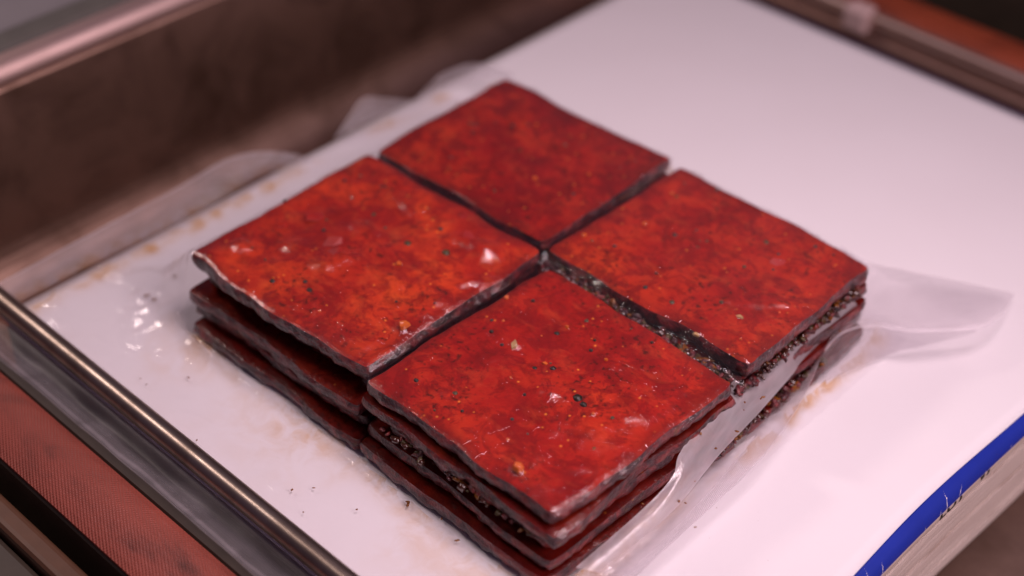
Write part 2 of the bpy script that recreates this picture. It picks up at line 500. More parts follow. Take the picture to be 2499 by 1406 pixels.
# blue rolled edge
V, F = [], []
K = 14
for j, y in enumerate(ys):
    xe = XR - 0.0010 + bow(y)
    r = (0.0035 + 0.0007 * math.exp(-((y - 0.022) / 0.03) ** 2))
    z0 = cov_z(xe, y)
    for k in range(K + 1):
        a = math.radians(110) * k / K
        V.append((xe + 0.00002 + r * 0.95 * math.sin(a), y, z0 - r * (1 - math.cos(a))))
for j in range(NY):
    for k in range(K):
        a = j * (K + 1) + k
        F.append((a, a + 1, a + K + 2, a + K + 1))
M['cream'] = mat_plain('cream_card', (0.66, 0.56, 0.49), 0.6, 0.25, 90)
be = parbk(mesh_obj('blue_edge', V, F, None, None, True, [M['blue'], M['cream']], [0 if (q % K) < 10 else 1 for q in range(len(F))]))
be['label'] = 'cobalt blue rolled cover edge with white scuffs'
sol = be.modifiers.new('thickness', 'SOLIDIFY'); sol.thickness = 0.0003; sol.offset = -1
def on_blue(y, a):
    xe = XR - 0.0010 + bow(y)
    r = (0.0035 + 0.0007 * math.exp(-((y - 0.022) / 0.03) ** 2)) + 0.00006
    a = math.radians(a)
    return Vector((xe + r * 0.95 * math.sin(a), y, cov_z(xe, y) - r * (1 - math.cos(a))))
# white cracks in the blue print (angle round the roll, position along the edge)
for (y0, a0, y1, a1, wd) in [(0.0262, 15, 0.0240, 95, 0.00014), (0.0320, 45, 0.0290, 85, 0.00011), (0.0222, 62, 0.0210, 90, 0.00013), (0.0155, 65, 0.0142, 95, 0.00010),
                             (-0.0022, 40, -0.0040, 95, 0.00012), (-0.0072, 10, -0.0095, 90, 0.00012), (0.0418, 70, 0.0405, 92, 0.0001), (-0.0152, 60, -0.0165, 80, 0.00010), (0.0534, 62, 0.0530, 75, 0.00008)]:
    V, F = [], []
    n = 14
    for i in range(n + 1):
        k = i / n
        y = y0 + (y1 - y0) * k + 0.0004 * noise.noise(Vector((k * 5, y0 * 900, 0)))
        a = a0 + (a1 - a0) * k
        ww = wd * (0.35 + abs(noise.noise(Vector((k * 7, y1 * 700, 3)))) * 2.2) * math.sin(math.pi * min(0.95, max(0.05, k)))
        V += [on_blue(y - ww, a), on_blue(y + ww, a)]
    for i in range(n):
        F.append((2 * i, 2 * i + 1, 2 * i + 3, 2 * i + 2))
    parbk(mesh_obj('scuff_mark', V, F, M['scuff']))
# back border rolls down, its blue darkened to stand in for shade
V, F = [], []
xs = [XL + (XR - XL) * i / 40 for i in range(41)]
for x in xs:
    z0 = cov_z(x, YB)
    dip = 0.0007 * fbm(x * 30, 3.3, 1.0, 2)
    for k in range(9):
        a = math.radians(78) * k / 8
        V.append((x, YB + 0.00002 + (0.0065 + dip) * math.sin(a), z0 - 0.0065 * (1 - math.cos(a))))
for i in range(40):
    for k in range(8):
        a = i * 9 + k
        F.append((a, a + 9, a + 10, a + 1))
nb = parbk(mesh_obj('shaded_blue_edge', V, F, M['navy']))
nb['label'] = 'shaded blue border of the cover curling down'
# page block: sections of the book, each a little in or out
zt = -0.0040
secs = [0.0026, 0.0034, 0.0022, 0.0041, 0.0030, 0.0046, 0.0027, 0.0052, 0.0034, 0.0045]
tot = sum(secs)
z = zt
for i, h in enumerate(secs):
    hh = h * (zt - ZF - 0.0002) / tot
    V, F = [], []
    ox = 0.0004 * math.sin(i * 2.3) - 0.00012 * i
    n = 40
    for j in range(n + 1):
        y = YF + 0.0008 + (YB - YF - 0.0012) * j / n
        wx = XR + 0.0012 + 0.8 * bow(y) + ox + 0.00025 * fbm(y * 25, i * 3.1, 0, 2)
        dz = 0.00025 * fbm(y * 30, i * 1.7, 4, 2)
        V += [(XL + 0.0008, y, z - hh + 0.00005), (wx, y, z - hh + 0.00005), (wx + 0.0002, y, z - hh * 0.5 + dz), (wx, y, z - 0.00005), (XL + 0.0008, y, z - 0.00005)]
    for j in range(n):
        for k in range(5):
            a, b = j * 5 + k, j * 5 + (k + 1) % 5
            F.append((a, b, b + 5, a + 5))
    F.append((4, 3, 2, 1, 0)); F.append(tuple(n * 5 + k for k in range(5)))
    o = parbk(mesh_obj('page_section', V, F, M['pages'], smooth=False))
    z -= hh
# the feet of black lettering that show below the blue edge
def lettering(txt, y, z, size, x):
    cu = bpy.data.curves.new('lettering', 'FONT')
    cu.body = txt
    cu.size = size
    cu.extrude = 0.00004
    cu.offset = size * 0.022
    tmp = bpy.data.objects.new('tmp', cu)
    sc.collection.objects.link(tmp)
    dg = bpy.context.evaluated_depsgraph_get()
    me = bpy.data.meshes.new_from_object(tmp.evaluated_get(dg))
    bpy.data.objects.remove(tmp)
    me.transform(Matrix(((0, 0, 1, x), (1, 0, 0, y), (0, 1, 0, z), (0, 0, 0, 1))))
    bm = bmesh.new(); bm.from_mesh(me)
    bmesh.ops.subdivide_edges(bm, edges=[e for e in bm.edges if e.calc_length() > 0.0012], cuts=3)
    bmesh.ops.bisect_plane(bm, geom=bm.verts[:] + bm.edges[:] + bm.faces[:], plane_co=(0, 0, z + size * 0.30), plane_no=(0, 0, 1), clear_outer=True)
    for v in bm.verts:
        off = v.co.x - x
        ang = 79 + (z + size * 0.30 - v.co.z) / 0.0045 * 57.3
        v.co = on_blue(v.co.y, ang) + Vector((0.00003 + max(0, off), 0, 0))
    bm.to_mesh(me); bm.free()
    me.materials.clear(); me.materials.append(M['ink'])
    o = bpy.data.objects.new('lettering', me)
    link(o)
    parbk(o)
    o['label'] = 'feet of black capital letters below the blue edge'
lettering('LUT', 0.0215, -0.0060, 0.0062, XR)
lettering('VI', 0.0385, -0.0060, 0.0062, XR)

# ------------------------------------------------------------------ steel rod
rod = None
V, F = [], []
n, kx = 28, 60
for i in range(kx + 1):
    x = -0.30 + 0.62 * i / kx
    for k in range(n):
        a = 2 * math.pi * k / n
        V.append((x, -0.0934 + 0.0028 * math.cos(a) + 0.0008 * (x - 0), 0.0036 + 0.0028 * math.sin(a)))
for i in range(kx):
    for k in range(n):
        F.append((i * n + k, i * n + (k + 1) % n, (i + 1) * n + (k + 1) % n, (i + 1) * n + k))
F.append(tuple(range(n - 1, -1, -1))); F.append(tuple(kx * n + k for k in range(n)))
rod = mesh_obj('steel_rod', V, F, M['rod'])
rod['label'] = 'long worn steel rod pressing the bag film down along the catalogue edge'
rod['category'] = 'rod'

# ------------------------------------------------------------------ marinated slabs
# swollen ridges under the film: photo pixel, height, width, length (mm), direction
BUMPS = []
for (u, v, hh, ww, ll, aa) in [(1175, 612, 1.9, 2.6, 4.4, 0.3), (1120, 590, 1.3, 1.8, 3.0, 0.5), (835, 640, 1.7, 2.2, 4.4, 0.7), (790, 655, 1.2, 1.7, 2.6, 0.6), (592, 606, 1.6, 2.2, 2.8, 0.2), (965, 695, 1.0, 2.0, 3.0, 0.4),
                               (1190, 665, 0.9, 1.6, 2.6, 0.2), (660, 508, 1.0, 1.6, 3.6, 0.9), (1000, 520, 0.8, 1.4, 7.0, -0.5), (900, 565, 0.9, 2.0, 4.0, 0.2), (720, 600, 0.8, 2.0, 3.0, 0.4), (930, 770, 0.8, 2.4, 4.0, 0.1),
                               (1050, 730, 0.7, 1.6, 3.0, 0.8), (1145, 690, 1.0, 1.4, 3.6, 0.9), (1900, 742, 0.7, 1.5, 9.0, 0.75), (1640, 665, 0.5, 1.5, 5.0, 0.1), (1080, 948, 0.9, 1.5, 2.0, 0.2), (1340, 950, 0.9, 1.4, 2.4, 0.2), (1200, 860, 0.6, 2.0, 5.0, 0.4),
                               (1400, 1120, 0.35, 2.0, 4.0, 0.7), (1500, 880, 0.8, 1.8, 4.0, 0.5), (1250, 700, 0.8, 1.6, 3.0, 0.4), (1550, 1000, 0.4, 2.0, 4.5, 0.8), (1700, 880, 0.7, 1.6, 4.0, 0.5)]:
    p = pz(u, v, 0.023)
    BUMPS.append((p.x, p.y, hh * 0.00085, ww * 0.001, ll * 0.001, aa))
raster = []      # vertices used to shrink the bag film onto the contents
def slab(label, x0, x1, y0, y1, z0, z1, seed, res, lump, mat, crust, tilt=(0, 0), base=None):
    N = res
    cx, cy = (x0 + x1) / 2, (y0 + y1) / 2
    hx, hy = (x1 - x0) / 2, (y1 - y0) / 2
    th = z1 - z0
    def warp(x, y):
        e = 0.0016
        return (x + e * fbm(x * 45, y * 45, seed, 2) + 0.00022 * fbm(x * 170, y * 170, seed + 5, 3),
                y + e * fbm(x * 45, y * 45, seed + 9, 2) + 0.00022 * fbm(x * 170, y * 170, seed + 14, 3))
    rc = 0.0024
    def pos(i, j):
        x = hx * (2 * i / N - 1); y = hy * (2 * j / N - 1)
        # round the corners in plan
        ax, ay = abs(x) - (hx - rc), abs(y) - (hy - rc)
        if ax > 0 and ay > 0:
            d = math.hypot(ax, ay); mx = max(ax, ay)
            s = mx / d
            s = 0.45 + 0.55 * s
            x = math.copysign(hx - rc + ax * s, x); y = math.copysign(hy - rc + ay * s, y)
        ra = math.radians(1.3) * math.sin(seed * 3.7)
        return warp(cx + x * math.cos(ra) - y * math.sin(ra), cy + x * math.sin(ra) + y * math.cos(ra))
    def topz(i, j, X, Y):
        ed = min(i, j, N - i, N - j) / N * 2 * min(hx, hy)
        rd = 0.00035 * (1 - min(1, ed / 0.0012)) ** 2
        u = X * 1000; v = Y * 1000
        f = fbm(u * 0.055, v * 0.055, seed * 1.3, 3)
        rg = 1 - abs(fbm(u * 0.085 + 4, v * 0.085, seed * 2.1, 3)) * 2
        h = lump * (0.75 * f + 0.22 * max(0, rg) ** 2) + 0.00010 * fbm(u * 0.5, v * 0.5, seed, 2)
        for (bx, by, bh, bw, bl, ba) in BUMPS:
            ddx, ddy = X - bx, Y - by
            if abs(ddx) < 0.012 and abs(ddy) < 0.012 and lump > 0.00035:
                ca, sa = math.cos(ba), math.sin(ba)
                uu, vv = ddx * ca + ddy * sa, -ddx * sa + ddy * ca
                h += bh * math.exp(-(uu / bl) ** 2 - (vv / bw) ** 2)
        return z1 - 0.0004 + h * smooth01(ed / 0.006 + 0.25) - rd + tilt[0] * (X - cx) + tilt[1] * (Y - cy)
    V, F, fm = [], [], []
    tops = {}
    for j in range(N + 1):
        for i in range(N + 1):
            X, Y = pos(i, j)
            V.append((X, Y, topz(i, j, X, Y)))
    nt = (N + 1) ** 2
    for j in range(N):
        for i in range(N):
            a = j * (N + 1) + i
            F.append((a, a + 1, a + N + 2, a + N + 1)); fm.append(0)
    per = [(i, 0) for i in range(N)] + [(N, j) for j in range(N)] + [(i, N) for i in range(N, 0, -1)] + [(0, j) for j in range(N, 0, -1)]
    prev = list(range(len(V), len(V) + len(per)))          # own ring of vertices: a crisp cut edge
    V += [V[j * (N + 1) + i] for i, j in per]
    P = len(per)
    R = 5
    for r in range(1, R + 1):
        k = r / R
        cur = []
        for q, (i, j) in enumerate(per):
            x, y, zt_ = V[j * (N + 1) + i]
            nx, ny = (x - cx) / hx, (y - cy) / hy
            if abs(nx) > abs(ny): ny *= max(0, (abs(ny) - 0.93) / 0.07)
            else: nx *= max(0, (abs(nx) - 0.93) / 0.07)
            bulge = 0.0004 * math.sin(math.pi * k) + 0.0006 * fbm(x * 330, y * 330, k * 1.5 + seed, 4) - 0.0004 * (k == 1)
            cur.append(len(V))
            V.append((x + nx * bulge, y + ny * bulge, zt_ + (z0 + 0.0001 - zt_) * k))
        for q in range(P):
            a, b = prev[q], prev[(q + 1) % P]
            F.append((b, a, cur[q], cur[(q + 1) % P])); fm.append(1)
        prev = cur
    cidx = len(V)
    V.append((cx, cy, z0 + 0.0001))
    for q in range(P):
        F.append((prev[(q + 1) % P], prev[q], cidx)); fm.append(1)
    raster.append(np.array(V))
    o = mesh_obj('marinated_slice', V, F, None, None, True, [mat, crust], fm)
    rim_ = [0.0] * len(V)
    for j in range(N + 1):
        for i in range(N + 1):
            ed = min(i, j, N - i, N - j) / N * 2 * min(hx, hy)
            rim_[j * (N + 1) + i] = 1 - smooth01(ed / 0.005)
    at = o.data.attributes.new('rim', 'FLOAT', 'POINT')
    at.data.foreach_set('value', rim_)
    o['label'] = label
    o['category'] = 'meat slice'
    o['group'] = 'marinated slices in the vacuum bag'
    grid = np.array(V[:nt]).reshape(N + 1, N + 1, 3)
    return o, grid

crust = mat_crust('browned_edge', 1)
lower = mat_meat('shaded_lower_slice', 7.7, 0.48)  # meat copy darkened to stand in for the shade between layers
mats = {'L': mat_meat('slice_bright', 1.0, 1.25, 1.15), 'T': mat_meat('slice_even', 2.4, 0.86, 0.75), 'R': mat_meat('slice_rosy', 3.9, 0.98, 0.9), 'N': mat_meat('slice_deep', 5.2, 1.08, 0.85)}
#       x0      x1      y0       y1
Q = {'L': (-0.0645, -0.0002, -0.0588, 0.0036), 'T': (-0.0650, -0.0034, 0.0070, 0.0602),
     'R': (0.0004, 0.0632, 0.0062, 0.0598), 'N': (0.0032, 0.0634, -0.0595, 0.0016)}
where = {'L': 'lumpy bright orange-red slice', 'T': 'smooth hazy red slice at the catalogue back', 'R': 'streaked rosy red slice by the folded bag corner', 'N': 'deep red seed-flecked slice'}
# layers top to bottom: z0, z1, dx0, dx1, dy0, dy1
LAY = {
 'L': [(0.0178, 0.0230, 0, 0, 0, 0), (0.0128, 0.0178, 0.003, -0.001, 0.0030, 0), (0.0080, 0.0128, 0.0005, 0.0008, -0.0024, 0), (0.0042, 0.0080, 0.0020, 0, -0.0014, 0), (0.0, 0.0042, 0.003, 0.0015, -0.0042, 0)],
 'N': [(0.0172, 0.0218, 0, 0, 0, 0), (0.0130, 0.0172, -0.0010, 0.0010, -0.0014, 0), (0.0090, 0.0130, 0.0080, -0.001, 0.0004, 0), (0.0048, 0.0090, 0.0012, 0.001, -0.0018, 0), (0.0, 0.0048, 0.0006, 0.0025, -0.0036, 0)],
 'T': [(0.0178, 0.0228, 0, 0, 0, 0), (0.0130, 0.0178, 0.001, 0, 0.0006, 0), (0.0088, 0.0130, 0, 0, 0, 0), (0.0044, 0.0088, 0, 0, 0, 0), (0.0, 0.0044, 0, 0, 0, 0)],
 'R': [(0.0180, 0.0232, 0, 0, 0, 0), (0.0132, 0.0180, 0.001, -0.0006, 0.0006, 0), (0.0088, 0.0132, 0, 0.0006, 0, 0), (0.0044, 0.0088, 0, 0.001, 0, 0), (0.0, 0.0044, 0, 0.0028, 0, 0)]}
pos_words = ['', 'dark slice, second down under the ', 'dark slice, third down under the ', 'dark slice, fourth down under the ', 'dark slice, lowest under the ']
lumps = {'L': 0.00135, 'T': 0.0004, 'R': 0.0006, 'N': 0.00075}
labels_top = {'L': 'lumpy bright orange-red marinated slice with glossy ridges, top of its stack',
              'T': 'smooth hazy red marinated slice farthest from the steel rod and blue edge, top of stack',
              'R': 'streaked rosy red marinated slice beside the folded bag corner, top of its stack',
              'N': 'deep red marinated slice with cream garlic bit and dark seeds, top of its stack'}
tops = {}
for si, k in enumerate('LTRN'):
    x0, x1, y0, y1 = Q[k]
    for li, (z0, z1, a, b, c, d) in enumerate(LAY[k]):
        if li == 0:
            lab = labels_top[k]
        else:
            lab = pos_words[li] + where[k]
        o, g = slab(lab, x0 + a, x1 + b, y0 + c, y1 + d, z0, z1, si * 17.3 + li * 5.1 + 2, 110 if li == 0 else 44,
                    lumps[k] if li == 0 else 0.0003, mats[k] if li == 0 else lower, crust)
        if li == 0:
            tops[k] = (o, g)

# ------------------------------------------------------------------ spices pressed into the top slabs
def blob_mesh(name, mat, flat, seed, sub=2, rough=0.35):
    bm = bmesh.new()
    bmesh.ops.create_icosphere(bm, subdivisions=sub, radius=1)
    for v in bm.verts:
        d = 1 + rough * noise.noise(v.co * 1.6 + Vector((seed, seed * 2, 0)))
        v.co = Vector((v.co.x * d, v.co.y * d * (0.8 if flat < 0.6 else 0.95), v.co.z * d * flat))
    me = bpy.data.meshes.new(name)
    bm.to_mesh(me); bm.free()
    me.materials.append(mat)
    me.polygons.foreach_set('use_smooth', [True] * len(me.polygons))
    return me
def flake_mesh(name, mat, seed, thick=0.25):
    rnd = random.Random(seed)
    n = rnd.randint(5, 7)
    pts = []
    for i in range(n):
        a = 2 * math.pi * i / n + rnd.uniform(-.25, .25)
        r = rnd.uniform(0.55, 1.1)
        pts.append((r * math.cos(a), r * math.sin(a) * 0.75))
    V = [(x, y, -thick) for x, y in pts] + [(x * 0.9, y * 0.9, thick + 0.15 * rnd.uniform(-1, 1)) for x, y in pts]
    F = [tuple(range(n - 1, -1, -1)), tuple(range(n, 2 * n))] + [(i, (i + 1) % n, n + (i + 1) % n, n + i) for i in range(n)]
    me = bpy.data.meshes.new(name)
    me.from_pydata(V, [], F)
    me.materials.append(mat)
    return me
SP = {'peppercorn': [blob_mesh('peppercorn', M['pepper'], 0.9, s, 2, 0.25) for s in (1, 5)] + [blob_mesh('peppercorn', M['olive'], 0.85, 9, 2, 0.3)],
      'chili_flake': [flake_mesh('chili_flake', M['orange'], s) for s in (2, 3, 4)],
      'pepper_flake': [flake_mesh('pepper_flake', M['red'], s, 0.1) for s in (12, 13, 14)],
      'garlic_bit': [flake_mesh('garlic_bit', M['garlic'], 22, 0.35), flake_mesh('garlic_bit', M['garlic'], 24, 0.35)],
      'herb_crumb': [blob_mesh('herb_crumb', M['amber'], 0.6, 31, 1, 0.6), blob_mesh('herb_crumb', M['olive'], 0.6, 33, 1, 0.6)]}
def top_at(x, y):
    for k, (o, g) in tops.items():
        x0, x1, y0, y1 = Q[k]
        if x0 <= x <= x1 and y0 <= y <= y1:
            i = int(round((x - x0) / (x1 - x0) * (g.shape[1] - 1))); j = int(round((y - y0) / (y1 - y0) * (g.shape[0] - 1)))
            return o, g[j, i, 2]
    return None, 0
def spice(kind, var, x, y, r, zoff=0.25, rot=None):
    o, z = top_at(x, y)
    if o is None:
        return
    s = bpy.data.objects.new(kind, SP[kind][var % len(SP[kind])])
    link(s, o)
    s.location = (x, y, z + r * zoff)
    s.scale = (r, r, r)
    s.rotation_euler = (random.uniform(-.3, .3), random.uniform(-.3, .3), random.uniform(0, 6.28) if rot is None else rot)
    if zoff > 0:
        a = np.array([(x, y, z + r * (zoff + 0.55))])
        raster.append(a)
def spx(kind, var, u, v, rpx, zoff=0.05):
    p = pz(u, v, 0.0230)
    spice(kind, var, p.x, p.y, rpx * (0.000088 if kind == 'peppercorn' else 0.000105), zoff if kind != 'peppercorn' else -0.35)
for u, v, r in [(912, 522, 9), (995, 595, 13), (1088, 620, 14), (665, 687, 10), (745, 690, 8), (755, 710, 10), (696, 487, 8), (880, 428, 7), (1075, 560, 8), (940, 553, 6), (790, 560, 7),
                (1350, 885, 10), (1410, 960, 15), (1425, 975, 11), (1432, 772, 8), (1305, 885, 8), (1015, 915, 8), (1225, 830, 6), (1110, 945, 9), (1360, 800, 9), (1495, 1010, 7), (1250, 1010, 6), (1200, 770, 6),
                (1160, 300, 8), (1290, 300, 7), (1100, 380, 6), (1400, 470, 7), (1380, 350, 8), (1647, 572, 9), (1750, 462, 8), (1870, 590, 10), (1575, 700, 8), (1640, 735, 10), (1900, 620, 7), (1700, 560, 6), (1500, 600, 7), (1990, 600, 8)]:
    spx('peppercorn', random.choice([0, 0, 1, 2]), u, v, r)
for u, v, r in [(975, 648, 11), (1237, 716, 9), (1305, 432, 10), (1500, 733, 13), (1385, 786, 8), (1330, 873, 8), (1425, 575, 10), (1575, 545, 9), (1310, 300, 8), (1080, 270, 7), (1480, 870, 7), (1240, 1060, 6), (1450, 1000, 7), (1640, 470, 7)]:
    spx('chili_flake', random.randint(0, 2), u, v, r)
spx('chili_flake', 0, 985, 800, 19, 0.5); spx('chili_flake', 1, 1264, 1135, 20, 0.5)
for u, v, r in [(770, 525, 30), (685, 545, 18), (815, 595, 34), (815, 620, 26), (1130, 532, 20), (1140, 580, 24), (1900, 640, 22), (1700, 600, 20), (1600, 760, 16)]:
    spx('pepper_flake', random.randint(0, 2), u, v, r, -0.02)
spx('garlic_bit', 0, 1257, 833, 15); spx('garlic_bit', 1, 1806, 772, 10); spx('garlic_bit', 1, 1700, 815, 9)
# random extra seeds
for k in 'LTRN':
    x0, x1, y0, y1 = Q[k]
    for _ in range(16):
        x = random.uniform(x0 + .003, x1 - .003); y = random.uniform(y0 + .003, y1 - .003)
        kd = random.choice(['peppercorn', 'chili_flake', 'peppercorn', 'herb_crumb'])
        spice(kd, random.randint(0, 2), x, y, random.uniform(0.00025, 0.0006), 0.1)
# herby mush packed in the gap between the two near-right stacks and along the right edge
def mush(name, label, pts, n, rad, parent, seed):
    rnd = random.Random(seed)
    bm = bmesh.new()
    for q in range(n):
        k = rnd.random() * (len(pts) - 1)
        i = min(int(k), len(pts) - 2)
        p = pts[i].lerp(pts[i + 1], k - i)
        c = p + Vector((rnd.gauss(0, rad), rnd.gauss(0, rad), rnd.gauss(0, rad * 0.5)))
        r = rnd.uniform(0.0003, 0.0010)
        mt = Matrix.Translation(c) @ Matrix.Rotation(rnd.uniform(0, 6), 4, 'Z') @ Matrix.Diagonal((r * rnd.uniform(.7, 1.8), r, r * rnd.uniform(.5, .9), 1))
        g = bmesh.ops.create_icosphere(bm, subdivisions=1, radius=1, matrix=mt)
        mi = rnd.choice([0, 0, 0, 0, 1, 1, 1, 2, 3])
        for v in g['verts']:
            v.co += Vector((noise.noise(v.co * 900), noise.noise(v.co * 900 + Vector((9, 0, 0))), noise.noise(v.co * 1400))) * r * 1.3
            for f in v.link_faces:
                f.material_index = mi
    me = bpy.data.meshes.new(name)
    raster.append(np.array([v.co[:] for v in bm.verts]))
    bm.to_mesh(me); bm.free()
    for mm in (crust, M['wet_brown'], M['amber'], M['olive']):
        me.materials.append(mm)
    me.polygons.foreach_set('use_smooth', [True] * len(me.polygons))
    o = bpy.data.objects.new(name, me)
    link(o, parent)
    o['kind'] = 'stuff'
    return o
mush('herb_marinade', '', [Vector((0.001, 0.0050, 0.0190)), Vector((0.03, 0.0042, 0.0186)), Vector((0.061, 0.0036, 0.0175))], 520, 0.0009, tops['R'][0], 3)
mush('herb_marinade', '', [Vector((0.0636, 0.003, 0.0155)), Vector((0.0636, 0.03, 0.0170)), Vector((0.0634, 0.055, 0.0175))], 240, 0.0006, tops['R'][0], 4)
mush('herb_marinade', '', [Vector((0.0655, -0.012, 0.0046)), Vector((0.0660, 0.012, 0.0046)), Vector((0.0655, 0.040, 0.0046))], 200, 0.0007, tops['N'][0], 5)
mush('herb_marinade', '', [Vector((0.006, -0.0615, 0.0120)), Vector((0.035, -0.0615, 0.0130)), Vector((0.060, -0.0610, 0.0130))], 45, 0.0005, tops['N'][0], 6)

# ------------------------------------------------------------------ vacuum bag
bag = thing('vacuum_bag', 'clear embossed vacuum bag shrunk tight around the four red stacks', 'bag', (0, 0, 0))
def set_attr(me, name, vals):
    at = me.attributes.new(name, 'FLOAT', 'POINT')
    at.data.foreach_set('value', np.asarray(vals, dtype=np.float32).ravel())
def set_vec(me, name, vals):
    at = me.attributes.new(name, 'FLOAT_VECTOR', 'POINT')
    at.data.foreach_set('vector', np.asarray(vals, dtype=np.float32).ravel())

GX0, GX1, GY0, GY1 = -0.1010, 0.0750, -0.0945, 0.0660
ST = 0.00065
nx = int((GX1 - GX0) / ST) + 1; ny = int((GY1 - GY0) / ST) + 1
H = np.full((ny, nx), 0.0)
allv = np.concatenate(raster)
ii = np.clip(np.round((allv[:, 0] - GX0) / ST).astype(int), 0, nx - 1)
jj = np.clip(np.round((allv[:, 1] - GY0) / ST).astype(int), 0, ny - 1)
np.maximum.at(H, (jj, ii), allv[:, 2])
def dil(a):
    p = np.pad(a, 1, mode='edge')
    return np.max([p[1 + dj:1 + dj + a.shape[0], 1 + di:1 + di + a.shape[1]] for dj in (-1, 0, 1) for di in (-1, 0, 1)], axis=0)
def blur(a):
    p = np.pad(a, 1, mode='edge')
    return sum(p[1 + dj:1 + dj + a.shape[0], 1 + di:1 + di + a.shape[1]] * wj for dj, di, wj in
               [(0, 0, .25), (1, 0, .125), (-1, 0, .125), (0, 1, .125), (0, -1, .125), (1, 1, .0625), (1, -1, .0625), (-1, 1, .0625), (-1, -1, .0625)])
H = dil(H) + 0.00015
H[H < 0.0004] = 0.0004
def sweep(a, s_plus, s_minus, axis):
    n = a.shape[axis]
    sh = [1, 1]; sh[axis] = n
    idx = (np.arange(n) * ST).reshape(sh)
    f = np.maximum.accumulate(a + s_plus * idx, axis=axis) - s_plus * idx        # falls in +axis
    g = np.flip(np.maximum.accumulate(np.flip(a - s_minus * idx, axis), axis=axis), axis) + s_minus * idx
    return np.maximum(np.maximum(a, f), g)
Z = sweep(H, 7.0, 1.1, 1)
Z = sweep(Z, 8.0, 5.0, 0)
gapm = ((np.abs(np.arange(nx) * ST + GX0 - 0.001) < 0.006)[None, :] | (np.abs(np.arange(ny) * ST + GY0 - 0.0045) < 0.006)[:, None])
gapm = gapm & ((np.arange(nx) * ST + GX0 > -0.062) & (np.arange(nx) * ST + GX0 < 0.061))[None, :] & ((np.arange(ny) * ST + GY0 > -0.056) & (np.arange(ny) * ST + GY0 < 0.056))[:, None]
soft = gapm.astype(float)
for _ in range(4):
    soft = blur(soft)
Zg = sweep(sweep(H, 1.1, 1.1, 1), 1.1, 1.1, 0)
for _ in range(3):
    Zg = blur(Zg)
for _ in range(3):
    Z = blur(Z)
Z = Z * (1 - soft) + np.maximum(Z, Zg) * soft
def run(a, axis, r):
    acc = np.zeros_like(a); n = 0
    pw = [(0, 0), (0, 0)]; pw[axis] = (r, r)
    p = np.pad(a, pw, mode='edge')
    for q in range(2 * r + 1):
        acc += p[q:q + a.shape[0]] if axis == 0 else p[:, q:q + a.shape[1]]
    return acc / (2 * r + 1)
xs_ = (np.arange(nx) * ST + GX0)[None, :]; ys_ = (np.arange(ny) * ST + GY0)[:, None]
wr_ = np.clip((xs_ - 0.0635) / 0.001, 0, 1) + 0 * ys_
wf_ = np.clip((-0.0600 - ys_) / 0.001, 0, 1) + 0 * xs_
Z = Z * (1 - wr_) + run(Z, 0, 9) * wr_
Z = Z * (1 - wf_) + run(Z, 1, 7) * wf_
Zs = blur(blur(blur(Z)))
Z = np.maximum(Zs, H + 0.0001)
Z = blur(Z) + 0.0001
X, Y = np.meshgrid(GX0 + np.arange(nx) * ST, GY0 + np.arange(ny) * ST)
# wrinkles and pulled folds where the film is free
inside = dil(dil((H > 0.002).astype(float)))
wr = np.array([fbm(x * 40 + y * 22, y * 85 - x * 34, 3.0, 2) for x, y in zip(X.ravel(), Y.ravel())]).reshape(Z.shape)
Z += np.where(inside > 0, 0.00006 * (wr + 0.6), 0.0005 * np.clip(1 - 3.2 * np.abs(wr), 0, 1) ** 1.5 * np.clip(0.4 + np.roll(wr, 37, 1) * 2.0, 0, 1))
# pulled creases in the free film (photo pixel tracks dropped on the cover, height in metres)
def crease(track, amp, wid, zz=0.002):
    global Z
    P = [pz(u, v, zz) for u, v in track]
    best = np.full(Z.shape, 9.0); tt = np.zeros(Z.shape)
    n = len(P) - 1
    for q in range(n):
        a, b = P[q], P[q + 1]
        dx, dy = b.x - a.x, b.y - a.y
        L2 = dx * dx + dy * dy
        t = np.clip(((X - a.x) * dx + (Y - a.y) * dy) / L2, 0, 1)
        d = np.hypot(X - a.x - t * dx, Y - a.y - t * dy)
        m_ = d < best
        best = np.where(m_, d, best); tt = np.where(m_, (q + t) / n, tt)
    prof = np.exp(-(best / wid) ** 1.4) * np.sin(np.pi * np.clip(tt, 0.04, 0.96)) ** 0.5
    Z = Z + amp * prof * (inside < 0.5)
# slack apron of film at the left corner of the stacks
ap = np.full(Z.shape, 9.0)
for (ax_, ay_, bx_, by_) in [(-0.0665, -0.0625, -0.0850, -0.0590), (-0.0665, -0.0625, -0.0500, -0.0645)]:
    dx, dy = bx_ - ax_, by_ - ay_
    t = np.clip(((X - ax_) * dx + (Y - ay_) * dy) / (dx * dx + dy * dy), 0, 1)
    ap = np.minimum(ap, np.hypot(X - ax_ - t * dx, Y - ay_ - t * dy) + t * 0.009)
apn = np.array([fbm(x * 130, y * 190, 5.0, 3) for x, y in zip(X.ravel(), Y.ravel())]).reshape(Z.shape)
Z = np.where(inside < 0.5, np.maximum(Z, 0.0068 - 0.38 * ap + 0.0008 * apn * (ap < 0.018)), Z)
crease([(250, 625), (275, 665), (350, 690), (440, 705), (480, 740)], 0.0018, 0.0013)
crease([(300, 640), (380, 700), (455, 760), (490, 830)], 0.0016, 0.0018)
crease([(400, 700), (440, 770), (480, 820), (520, 900)], 0.0012, 0.0012)
crease([(120, 680), (138, 720), (130, 775)], 0.0012, 0.0010)
crease([(600, 1000), (720, 1070), (850, 1180), (900, 1240)], 0.0006, 0.003)
crease([(860, 1130), (960, 1260), (1130, 1390)], 0.0007, 0.004)
crease([(300, 880), (520, 1040), (700, 1200), (820, 1330)], 0.0005, 0.005)
Z = np.maximum(Z, 0.00035)
V = np.stack([X, Y, Z], -1).reshape(-1, 3)
F, FMI = [], []
